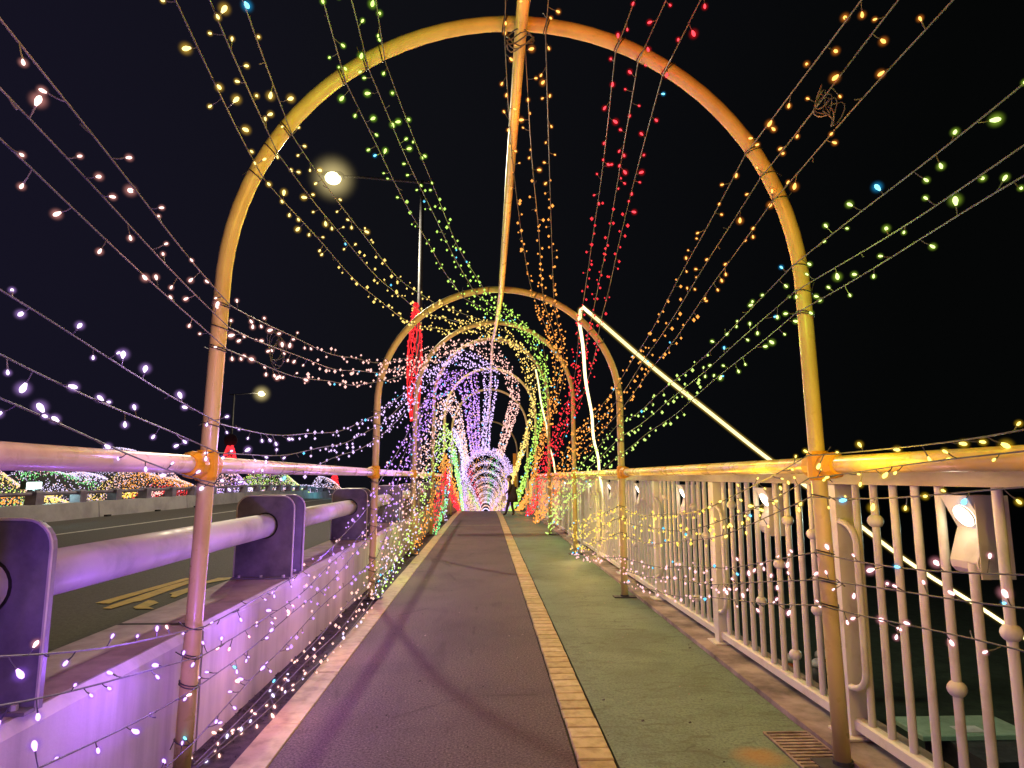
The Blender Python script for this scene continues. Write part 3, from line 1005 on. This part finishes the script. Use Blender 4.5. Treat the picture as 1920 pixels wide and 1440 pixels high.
for name, rec in SP.items():
    fam = FAM[name[0]]
    svals = {0: rec[0], 1: rec[1], 2: rec[2], 3: rec[3]}
    if name in LATER:
        for i, v in enumerate(LATER[name]):
            svals[4 + i] = v
    lab, words = WHERE[name[0]]
    root = thing('light_string', f"{words[int(name[1]) - 1]} string of {lab}", 'string light', (0, 0, 0), 'fairy light strings of the tunnel')
    path_pts = []
    ks = sorted(k for k, v in svals.items() if v is not None)
    for a, b in zip(ks[:-1], ks[1:]):
        if b != a + 1:
            continue
        pa, pb = on_hoop(a, svals[a], .052), on_hoop(b, svals[b], .052)
        pa[2] = max(pa[2], gz(pa[1]) + .03)
        pb[2] = max(pb[2], gz(pb[1]) + .03)
        sag = rec[4] if a == 0 else rec[5] if a == 1 else (.07 if a < 4 else .05)
        dr = rec[6] if a == 1 else 0
        low = max(svals[a], svals[b]) < .06 or min(svals[a], svals[b]) > .97
        if low:
            sag = min(sag, .0)
        n = 26 if a < 2 else 18 if a < 5 else 24
        wob = random.uniform(-.012, .012)
        for i in range(n if b != ks[-1] else n + 1):
            t = i / n
            q = 4 * t * (1 - t)
            p = pa * (1 - t) + pb * t + np.array([dr * q + wob * math.sin(9 * t) * q, 0, -sag * q + .012 * math.sin(14 * t + 9 * wob * 60) * q])
            p[2] = max(p[2], gz(p[1]) + .02)
            # keep clear of the barrier wall and follow the tunnel round between far hoops
            if a >= 2:
                Pc = on_hoop(a, svals[a] * (1 - t) + svals[b] * t, .05)
                Pd = on_hoop(b, svals[a] * (1 - t) + svals[b] * t, .05)
                pr = Pc * (1 - t) + Pd * t
                w = .55
                p = np.array([p[0] * (1 - w) + pr[0] * w, p[1], p[2] * (1 - w) + pr[2] * w])
                p[2] = max(p[2], gz(p[1]) + .03)
            path_pts.append(p)
        GROUP_TRACK.setdefault((name[0], a), []).append((pa, pb, sag, dr))
    path_pts = np.array(path_pts)
    wire = MB()
    wire.tube([tuple(p) for p in path_pts], .0033, M['wire'], n=5)
    # bulbs along the wire
    seg = np.r_[0, np.cumsum(np.linalg.norm(np.diff(path_pts, axis=0), axis=1))]
    dist = .03
    chain = {}
    tick = 0
    while dist < seg[-1]:
        p = np.array([np.interp(dist, seg, path_pts[:, c]) for c in range(3)])
        dist += SPACING * random.uniform(.45, 1.55) * (1.25 if p[1] < 3.4 else 1.08 if p[1] < 8 else .74 if p[1] < 21 else 1.1)
        col = fam
        if random.random() < .03:
            col = 'cyan'
        if name[0] == 'U' and random.random() < .18:
            col = 'rose'
        if name[0] in 'NM' and random.random() < .25:
            col = 'white'
        ang = random.uniform(0, 6.28)
        d = Vector((math.cos(ang) * .8, random.uniform(-.5, .5), math.sin(ang) * .9 - .35)).normalized()
        ln = random.uniform(.022, .052) * (1.0 if p[1] < 9 else 1.7)
        tip = Vector(p) + d * ln
        floor = gz(p[1]) + .012
        if tip.z < floor:
            tip.z = floor
            d = (tip - Vector(p)).normalized()
        if tip.x < -1.47 and tip.z < gz(p[1]) + .64:
            tip.x = -1.47
        dead = random.random() < .05
        if -0.2 < p[1] < 9:
            wire.tube([tuple(p), tuple(Vector(p) + d * ln * .5 + Vector((0, 0, -.003))), tuple(tip)], [.0022, .0022, .0034], M['wire'], n=4)
        if dead:
            continue
        if .25 < p[1] < 4.7:
            o = bpy.data.objects.new('bulb', BULB[col])
            COL.objects.link(o)
            o.parent = root
            o.matrix_basis = Matrix.Translation(tip) @ d.to_track_quat('Z', 'Y').to_matrix().to_4x4()
            sc = random.choice((.55, .62, .7, .75, .8, .9, 1.15))
            o.scale = (sc, sc, sc)
        elif p[1] > -1.2:
            chain.setdefault(col, []).append((*tip, (.0105 + .00010 * max(0, p[1] - 4) + .00068 * max(0, p[1] - 9)) * random.choice((.7, .85, 1.0, 1.0, 1.15, 1.4))))
    wire.build('wire', root)
    if chain:
        mb = MB()
        for col, pts in chain.items():
            pts = np.array(pts)
            mb.octs(pts[:, :3], pts[:, 3], DOT[col])
        mb.build('bulb_chain', root, kind='stuff')
    # wraps where the wire is tied to the two near hoops
    for k in (1, 2):
        if svals.get(k) is None or svals[k] < .01 or (k == 1 and name[0] == 'N'):
            continue
        c = Vector(on_hoop(k, svals[k]))
        tg = hoop_tangent(k, svals[k])
        x = Vector((0, 1, 0))
        yv = tg.cross(x).normalized()
        mb = MB()
        for off in ((0.0, .012) if random.random() < .4 else (0.0,)):
            mb.tube([c + tg * (off + .012 * math.sin(a)) + (x * math.cos(a) + yv * math.sin(a)) * .0435 for a in np.linspace(0, 2 * math.pi, 15)[:-1]], .0030, M['dark_wire'], n=4, closed=True)
        e0 = c + yv * .046
        mb.tube([e0, e0 + Vector((random.uniform(-.03, .03), -.03, random.uniform(-.04, .05)))], .003, M['dark_wire'], n=4)
        mb.build('tie', root)

# loose coils of spare wire hanging from two strings
for loc, lab in (((-1.50, 4.6, 2.44), 'loose loop of spare wire hanging from the pink strings'), ((1.50, 2.62, 3.12), 'small tangled coil of spare wire on the orange strings')):
    mb = MB()
    for a in range(5):
        c = Vector(loc) + Vector((.012 * a - .02, .02 * math.sin(a), -.02 * a))
        rx, rzz = .035 + .012 * (a % 3), .09 + .02 * (a % 2)
        if loc[0] > 0:
            rx, rzz = rx * .6, rzz * .55
        mb.tube([c + Vector((rx * math.cos(t), .03 * math.sin(2 * t + a), -rzz * (1 - math.sin(t)))) for t in np.linspace(0, 2 * math.pi, 17)[:-1]], .0032, M['wire'], n=4, closed=True)
    tag(mb.build('wire_coil'), lab, 'wire coil')

# the light the strings give, two lamps' worth per span and colour
WATT = {'P': 8, 'V': 15, 'Y': 15, 'G': 14, 'O': 12, 'R': 11, 'Q': 10, 'H': 15, 'W': 16, 'K': 5, 'U': 26, 'N': 6, 'M': 9, 'A': 8, 'B': 8, 'C': 7, 'D': 8}
for (gname, a), L in GROUP_TRACK.items():
    ts = {0: (.40, .60, .88), 1: (.15, .45, .8), 2: (.3, .75), 3: (.5,), 4: (.5,), 5: (.5,), 6: (.4,), 7: (.5,)}.get(a, ())
    if not ts:
        continue
    for t in ts:
        q = 4 * t * (1 - t)
        p = np.mean([pa * (1 - t) + pb * t + np.array([dr * q, 0, -sag * q]) for pa, pb, sag, dr in L], axis=0)
        # sit a little inside the bundle, off the wires
        cx = .15
        inw = np.array([cx - p[0], 0, 1.9 - p[2]])
        inw /= np.linalg.norm(inw)
        p = p + inw * (.18 if gname == 'W' else .26)
        p[2] = max(p[2], gz(p[1]) + .10)
        hue = HUE[FAM[gname]][0]
        span = abs(HOOP[a + 1][0] - HOOP[a][0]) if a + 1 in HOOP else 4.5
        w = WATT[gname] * (.5 if a <= 1 else .75 if a == 2 else 1.0 if a < 6 else 1.6)
        lamp('string_glow', tuple(p), hue, w, .05)

# ================================================================== rope lights
def rope(pts, label):
    mb = MB()
    mb.tube(pts, .020, M['rope'], n=8)
    mb.tube(pts, .060, M['rope_halo'], n=14, caps=False)  # added halo that widens the rope's glow
    return tag(mb.build('rope_light', smooth=True), label, 'rope light', 'warm white rope lights')


def sagged(a, b, s, n=24):
    a, b = np.array(a), np.array(b)
    return [tuple(a * (1 - t) + b * t + np.array([0, 0, -s * 4 * t * (1 - t)]) + .012 * np.array([math.sin(17 * t), 0, math.cos(23 * t)])) for t in np.linspace(0, 1, n)]


rope([(1.155, 7.85, 3.36), (1.165, 7.84, 3.46), (1.20, 7.85, 3.50)] + sagged((1.24, 7.93, 3.48), (6.6, 7.25, -.78), .18, 40), 'glowing rope light slanting down past the outside of the cream railing')
rope([(1.15, 7.86, 3.36)] + sagged((1.16, 7.93, 3.30), (1.94, 11.1, 1.45), .10) + [(2.0, 11.15, 1.1), (2.07, 11.2, .75)], 'glowing rope light hanging from the second hoop to the railing top')
rope(sagged((1.25, 16.3, 4.10), (1.95, 18.2, 1.45), .08), 'short faint rope light hanging near the fourth hoop')
for p in ((2.2, 7.75, 2.9), (3.1, 7.6, 1.9), (4.2, 7.4, .9)):
    lamp('rope_glow', p, (1.0, .80, .36), 5, .05)

# ================================================================== street lamps
def street_lamp(loc, hgt, arm, label, big=False):
    t = thing('street_lamp', label, 'street lamp', loc, 'street lamps')
    r0 = .085 if big else .10
    mb = MB()
    mb.tube([(0, 0, 0), (0, 0, hgt * .5), (0, 0, hgt)], [r0, r0 * .8, r0 * .55], M['lamp_post'], n=12)
    mb.tube([(0, 0, 0), (0, 0, .05)], r0 * 2.0, M['lamp_post'], n=12)
    mb.build('pole', t, smooth=True)
    sgn = 1 if arm > 0 else -1
    mb = MB()
    mb.tube([(-sgn * .35, 0, hgt - .05), (sgn * .1, 0, hgt - .05), (arm * .6, 0, hgt + .05), (arm - sgn * .3, 0, hgt + .08)], .035, M['lamp_post'], n=8)
    mb.build('arm', t, smooth=True)
    mb = MB()
    hw = .30
    mb.prism([(arm - hw, hgt + .10), (arm - hw * .7, hgt + .17), (arm + hw * .7, hgt + .17), (arm + hw, hgt + .10), (arm + hw * .9, hgt + .05), (arm - hw * .9, hgt + .05)], 'y', -.11, .11, M['lamp_post'])
    mb.build('lamp_head', t)
    mb = MB()
    mb.ball((arm, 0, hgt + .02), .21 if big else .26, M['street_glow'], 16, 10, .75)
    mb.ball((arm, 0, hgt + .02), .80 if big else .9, M['lamp_halo'], 24, 14)  # glare halo added around the glowing lens
    mb.build('lens', t, smooth=True)
    if big:
        mb = MB()
        mb.box(-.13, .13, -.24, -.09, .95, 1.75, M['lamp_post'])
        mb.build('control_box', t)
    return t


big = street_lamp((-1.74, 16.5, .62), 8.62, -2.36, 'tall street lamp glowing yellow, its pole wrapped in red lights', True)
lamp('street_light', (-4.10, 16.5, 8.98), (1.0, .87, .60), 4600, .16, 'SPOT', (-3.9, 16.0, 0), 168)
sl = street_lamp((-19.2, 50, -1.4), 9.1, 2.05, 'small far street lamp with a round grey disc on its pole')
mb = MB()
mb.tube([(0, -.16, 5.55), (0, -.12, 5.55)], .50, M['lamp_post'], n=20)
mb.build('disc_sign', sl)
lamp('street_light', (-17.15, 50, 7.55), (1.0, .84, .52), 500, .2)
p3 = thing('lamp_pole', 'slender far pole with red lights round its foot', 'pole', (-15.9, 70, -2.0))
mb = MB(); mb.tube([(0, 0, 0), (0, 0, 8.8)], [.10, .06], M['lamp_post'], n=8); mb.build('pole', p3)


def red_wrap(loc, z0, z1, rmax, label, n=10, tw=.6):
    t = thing('red_light_wrap', label, 'string lights', loc, 'red light wraps on poles')
    mb = MB()
    for i in range(n):
        pts = []
        for q in np.linspace(0, 1, 16):
            a = 2 * math.pi * i / n + tw * q * 6
            r = rmax * (.32 + .68 * math.sin(math.pi * min(1, q * 1.12)) ** .8 if q < .9 else .3)
            pts.append((r * math.cos(a), r * math.sin(a), z0 + (z1 - z0) * q))
        mb.tube(pts, .010 if rmax < .25 else .022, M['red_strand'], n=4)
    mb.build('strand', t, kind='stuff')
    mb = MB()
    pts = []
    for i in range(260):
        q = rng.random()
        r = rmax * (.35 + .65 * math.sin(math.pi * q)) * 1.02
        a = rng.random() * 6.28
        pts.append((r * math.cos(a), r * math.sin(a), z0 + (z1 - z0) * q))
    mb.octs(pts, .022 if rmax < .25 else .07, DOT['red'])
    mb.build('bulb_chain', t, kind='stuff')


red_wrap((-1.83, 16.4, 0), 2.8, 5.85, .19, 'bright red lights bound round the near street lamp pole')
lamp('red_glow', (-1.55, 16.0, 4.3), (1, .03, .03), 8, .05)
red_wrap((-19.1, 49.6, 0), .9, 3.75, .48, 'red lights round the far lamp pole under its grey disc')
red_wrap((-15.85, 69.6, 0), -2.0, 1.7, .55, 'red lights round the slender far pole', tw=.2)

# ================================================================== opposite pavement: light-covered mounds
def mound(cy, hw, zb, zt, x0, x1, bands, n, label, size=.045, lumps=3):
    t = thing('light_mound', label, 'light display', (0, cy, 0), 'mounds of net lights across the road')
    ph = [random.uniform(0, 6.28) for _ in range(4)]

    def top(u):
        e = (.5 + .5 * math.cos(math.pi * min(1, abs(u)))) ** .75
        return zb + (zt - zb) * e * (1 + .13 * math.sin(lumps * u * 2.2 + ph[0]) + .06 * math.sin(9 * u + ph[1]))

    hw *= 1.5

    body = MB()
    N, Mx = 22, 7
    vs = []
    for i in range(N + 1):
        u = -1 + 2 * i / N
        for k in range(Mx + 1):
            v = k / Mx
            ang = v * math.pi / 2
            vs.append((x0 + (x1 - x0) * (1 - math.cos(ang)) , u * hw, zb + (top(u) - zb) * math.sin(ang)))
    body.add(vs, [(i * (Mx + 1) + k, i * (Mx + 1) + k + 1, (i + 1) * (Mx + 1) + k + 1, (i + 1) * (Mx + 1) + k) for i in range(N) for k in range(Mx)], M['hill_net'])
    body.build('net', t)
    pts = {}
    for _ in range(int(n * 3.6)):
        u = rng.uniform(-.98, .98)
        v = rng.random()
        ang = v * math.pi / 2
        wv = v + .26 * math.sin(3.1 * u + ph[2]) + rng.normal(0, .07)
        col = bands[min(len(bands) - 1, max(0, int(wv * len(bands))))]
        if col is None:
            if rng.random() < .85:
                continue
            col = 'white'
        if rng.random() < .26:
            col = 'white' if rng.random() < .5 else 'blush'
        pts.setdefault(col, []).append((x0 + (x1 - x0) * (1 - math.cos(ang)) + .05, u * hw, zb + (top(u) - zb) * math.sin(ang) + .03))
    mb = MB()
    for col, p in pts.items():
        mb.octs(p, np.array([size * .66 * random.uniform(.6, 1.3) for _ in p]), DOT[col])
    mb.build('bulb_net', t, kind='stuff')


mound(12.6, 2.4, .55, 1.72, -9.0, -10.2, ['mint', 'lime', 'yellow', 'blush'], 1700, 'green and pale yellow light mound at the left edge across the road', .017)
mound(16.4, 2.4, .55, 1.66, -9.6, -10.6, ['white', None, 'mint', 'white', 'white'], 1300, 'white light mound with a green band, next to the leftmost mound', .018)
mound(21.5, 3.6, .4, 2.35, -10.6, -12.2, ['white', 'blush', 'white', 'white'], 1600, 'pale violet light mound rising highest behind the orange one', .021)
mound(19.3, 3.0, .55, 1.55, -8.9, -9.8, ['red', 'orange', 'orange', 'blush', 'yellow'], 1500, 'orange and red light mound behind the far parapet', .018)
mound(26.0, 2.3, .4, 1.62, -9.4, -10.4, ['blush', 'white', 'purple', 'rose'], 900, 'small pink and purple light mound beside the far lamp pole', .024)
mound(32.0, 5.2, .1, 1.78, -9.4, -10.8, ['rose', 'lime', 'green', 'lime', 'orange'], 1900, 'broad green light mound with an orange crest', .026)
mound(45.0, 4.2, -.7, 1.18, -9.6, -11.5, ['blush', 'white', 'white'], 1000, 'pale violet light cone standing last in the row', .036)
for k, (ya, yb, col) in enumerate(((9.9, 11.0, 'blush'), (11.3, 12.4, 'orange'), (12.7, 13.5, 'yellow'), (15.4, 16.3, 'gold'), (16.8, 17.6, 'blush'), (19.6, 25.0, 'white'), (27.0, 34.0, 'white'))):
    mb = MB()
    n = int(70 + 14 * (yb - ya))
    mb.octs([(-8.42 - .15 * rng.random(), rng.uniform(ya, yb), .92 + .20 * rng.random() + gz(ya)) for _ in range(n)], .018, DOT[col])
    o = thing('light_garland', '', 'garland')
    mb.build('bulb_chain', o, kind='stuff')
    words = ['blush garland in the parapet gap nearest the left edge', 'orange garland in the second parapet gap', 'yellow garland in the third parapet gap', 'bright gold garland glowing low behind the far parapet',
             'faint blush garland beside the gold one', 'long white garland behind the parapet left of the near guard posts', 'white garland above the teal parapet end'][k]
    tag(o, words, 'garland', 'garlands behind the far parapet')
fl = thing('floodlight', 'small glaring white floodlight behind the far parapet', 'floodlight', (-8.72, 13.0, .72))
mb = MB(); mb.box(-.05, .05, -.03, .03, 0, .45, M['dark_metal']); mb.build('stand', fl)
mb = MB(); mb.box(-.06, .05, -.22, .22, .45, .60, M['dark_metal']); mb.build('housing', fl)
mb = MB(); mb.box(.052, .06, -.205, .205, .462, .588, M['flood_glow']); mb.build('lens', fl)
lamp('flood_light', (-8.55, 13.0, 1.10), (.55, 1.0, .95), 30, .08)
lamp('flood_light', (-7.0, 31.0, 1.35), (.15, .85, 1.0), 55, .08)

# ================================================================== lit tunnel past the crest
FAR_Y = [43, 52, 62, 75, 92, 115, 145, 185, 240, 320]
FAR_COL = [('violet', 'purple', 'white'), ('violet', 'blush', 'violet'), ('white', 'yellow', 'blush'), ('violet', 'rose', 'lime'), ('rose', 'violet', 'white'), ('white', 'gold', 'rose'), ('white', 'violet', 'red'), ('white', 'rose', 'red'), ('blush', 'white', 'red'), ('white', 'violet', 'blush')]
FAR_LAB = ['brightly wrapped violet-white arch closing the near tunnel', 'dimmer violet arch with blush legs, just inside the brightest one', 'third wrapped arch inward, white and yellow', 'fourth wrapped arch inward, violet with pink legs',
           'fifth wrapped arch inward, rose and violet', 'sixth wrapped arch inward, tiny and white', 'seventh wrapped arch inward, hardly larger than a dot', 'eighth wrapped arch inward, a tiny speck of pale pink', 'ninth wrapped arch inward, just before the innermost one', 'innermost lit arch at the very end of the tunnel']
for i, Y in enumerate(FAR_Y):
    g = gz(Y)
    t = thing('lit_arch', FAR_LAB[i], 'arch', (0.03, Y, g), 'arches of the far tunnel')
    ss = np.linspace(0, 1, 41)

    def far_p(s):
        L = 2.3
        tot = 2 * L + math.pi * 1.55
        dd = s * tot
        if dd < L:
            return (-1.52, dd)
        if dd > tot - L:
            return (1.52, tot - dd)
        a = (dd - L) / (tot - 2 * L) * math.pi
        return (-1.52 * math.cos(a), L + 1.65 * math.sin(a))
    mb = MB()
    mb.tube([(far_p(s)[0], 0, far_p(s)[1]) for s in ss], .05, M['pale_pipe'], n=6)
    mb.build('hoop_pipe', t)
    cols = FAR_COL[i]
    n = [2300, 420, 420, 380, 320, 260, 240, 220, 300, 500][i]
    pts = {}
    thick = .30 if i == 0 else .22
    for _ in range(n):
        s = rng.random()
        x, z = far_p(s)
        r = thick * math.sqrt(rng.random())
        a = rng.random() * 6.28
        c = cols[0] if .25 < s < .75 else cols[1] if rng.random() < .6 else cols[2]
        pts.setdefault(c, []).append((x + r * math.cos(a), rng.uniform(-.5, .5), z + r * math.sin(a)))
    mb = MB()
    for c, p in pts.items():
        mb.octs(p, .026 + .0008 * (Y - 43) * .5, DOT[c])
    mb.build('garland', t, kind='stuff')
    lamp('arch_glow', (0.0, Y - 1.0, g + 2.6), HUE[cols[0]][0], 110, .2)
for i, (s, col, lab) in enumerate(((.34, 'red', 'red strand high on the left'), (.44, 'orange', 'orange strand by the crown'), (.56, 'mint', 'bright green strand right of the crown'), (.70, 'yellow', 'yellow strand high on the right'),
                                   (.20, 'lime', 'lime strand on the left wall'), (.12, 'rose', 'rose strand low on the left wall'), (.05, 'blush', 'blush strand along the left floor'), (.82, 'blush', 'blush strand on the right wall'),
                                   (.90, 'gold', 'gold strand low on the right wall'), (.96, 'purple', 'purple strand along the right floor'), (.39, 'blush', 'blush strand between the red and the orange one'), (.48, 'white', 'pale strand just left of the crown'), (.52, 'blush', 'blush strand at the very crown'),
                                   (.61, 'white', 'pale strand right of the green one'), (.65, 'rose', 'rose strand high on the right'), (.28, 'white', 'pale strand high on the left wall'), (.76, 'violet', 'violet strand on the right shoulder'))):
    mb = MB()
    P = []
    for Y in np.linspace(43.5, 185, 260):
        for _ in range(3 if Y < 60 else 2):
            x, z = far_p(s + .024 * rng.standard_normal())
            sagz = .35 * abs(math.sin((Y - 43) / 9 * math.pi))
            P.append((x * .97 + .03, Y + rng.uniform(-.2, .2), max(.05, z - sagz) + gz(Y)))
    mb.octs(P, .026, DOT[col])
    o = thing('far_light_strand', '', 'string light', (0, 43.5, 0))
    for v in range(len(mb.v)):
        mb.v[v] = (mb.v[v][0], mb.v[v][1] - 43.5, mb.v[v][2])
    mb.build('bulb_chain', o, kind='stuff')
    tag(o, lab + ' of the far tunnel', 'string light', 'strands in the far tunnel')
ob = thing('orange_banner', 'narrow orange banner beside the violet-white arch', 'banner', (1.95, 40.0, gz(40)))
mb = MB(); mb.tube([(0, 0, 0), (0, 0, 3.6)], .03, M['lamp_post'], n=6); mb.build('pole', ob)
mb = MB(); mb.box(-.30, -.03, -.008, .008, 1.5, 3.5, M['clamp']); mb.build('cloth', ob)

# ================================================================== person walking ahead
per = thing('person', 'person in a dark coat striding left with legs apart, far down the path', 'person', (.95, 24.6, gz(24.6)))


def skin_body(name, verts, edges, radii, mat, parent, sub=2):
    me = bpy.data.meshes.new(name)
    me.from_pydata(verts, edges, [])
    me.materials.append(mat)
    o = link(name, me, parent)
    md = o.modifiers.new('skin', 'SKIN')
    md.use_smooth_shade = True
    sv = me.skin_vertices[0].data
    for i, r in enumerate(radii):
        sv[i].radius = r if isinstance(r, tuple) else (r, r)
    sv[0].use_root = True
    o.modifiers.new('sub', 'SUBSURF').levels = sub
    o.modifiers['sub'].render_levels = sub
    return o


V = [(0, 0, .74), (.0, 0, .92), (-.02, 0, 1.10), (-.04, 0, 1.19), (-.06, 0, 1.27), (-.075, 0, 1.36),       # pelvis..head
     (.04, .05, .66), (.03, .06, .38), (.10, .06, .07), (.02, .06, .035),                                     # rear leg
     (-.06, -.05, .66), (-.14, -.06, .38), (-.21, -.06, .08), (-.31, -.06, .04),                               # front leg
     (-.03, -.15, 1.12), (-.10, -.19, .93), (-.22, -.15, .82), (-.03, .15, 1.12), (.04, .19, .92), (-.02, .20, .74)]
Eg = [(0, 1), (1, 2), (2, 3), (3, 4), (4, 5), (0, 6), (6, 7), (7, 8), (8, 9), (0, 10), (10, 11), (11, 12), (12, 13), (2, 14), (14, 15), (15, 16), (2, 17), (17, 18), (18, 19)]
Rr = [(.11, .13), (.10, .12), (.10, .14), .05, .045, .075, .075, .055, .042, .035, .075, .055, .042, .035, .055, .042, .028, .055, .042, .028]
skin_body('body', V, Eg, Rr, M['coat'], per)
mb = MB()
mb.ball((-.085, 0, 1.36), .092, M['skin'], 14, 10, 1.2)
mb.ball((-.175, 0, 1.35), .018, M['skin'], 6, 5, 1.3)
for sy in (-1, 1):
    mb.ball((-.163, sy * .032, 1.375), .011, M['coat'], 6, 5)
    mb.ball((-.075, sy * .092, 1.355), .02, M['skin'], 6, 5, 1.5)
mb.build('head', per, smooth=True)
mb = MB()
mb.ball((-.062, 0, 1.395), .105, M['hair'], 14, 8, 1.0)
mb.build('hair', per, smooth=True)
mb = MB()
mb.tube([(.02, 0, 1.16), (.03, 0, .95), (.05, 0, .72), (.06, 0, .50)], [.10, .15, .18, .20], M['coat'], n=16)
mb.build('coat', per, smooth=True)
mb = MB()
for cx, cyy, cz in ((-.235, -.15, .80), (-.025, .20, .715)):
    mb.ball((cx, cyy, cz), .03, M['skin'], 8, 6, 1.3)
    for f in range(5):
        mb.tube([(cx - .01, cyy + .012 * (f - 2), cz - .02), (cx - .018, cyy + .013 * (f - 2), cz - .055 - .006 * (2 - abs(f - 2)))], .006, M['skin'], n=5)
mb.build('hand', per)
mb = MB()
mb.box(-.34, -.20, -.20, -.11, .56, .74, M['pale_cloth'])
tag(mb.build('bag'), 'small pale bag hanging from the hand of the person ahead', 'bag').location = per.location

# ================================================================== below the railing on the right
kk = thing('kiosk', 'small dark kiosk with a pale green flat roof below the railing', 'kiosk', (5.85, 8.15, -3.4))
mb = MB(); mb.box(-.40, .95, -.8, .25, 0, 1.74, M['dark_metal']); mb.build('wall', kk)
mb = MB(); mb.bevel_box(-.72, .62, -.22, .42, 1.745, 1.80, .01, M['roof_green']); r_ = mb.build('roof', kk)
mb = MB(); mb.box(-.20, .12, -.14, .06, 1.802, 1.806, M['white_plastic']); mb.build('panel', r_)
for i, (x, yy, m, lab) in enumerate(((6.55, 14.4, 'orange_plastic', 'orange drum with a white cap seen low between the balusters'), (6.95, 14.0, 'dark_metal', 'dark drum with a white cap right of the orange drum'), (7.4, 14.7, 'dark_metal', 'farther dark drum with a white cap, rightmost of three'))):
    t = thing('traffic_drum', lab, 'traffic drum', (x, yy, -3.3), 'drums on the riverbank')
    mb = MB(); mb.tube([(0, 0, -.1), (0, 0, .3), (0, 0, .62), (0, 0, .80)], [.24, .22, .18, .15], M[m], n=14); mb.build('body', t, smooth=True)
    mb = MB(); mb.tube([(0, 0, .80), (0, 0, .88), (0, 0, .95)], [.16, .15, .07], M['white_plastic'], n=14); mb.build('cap', t, smooth=True)
lamp('bank_fill', (5.0, 6.4, .9), (.70, 1.0, .82), 70, .05)  # added fill brightening bank and kiosk, no lamp stands here
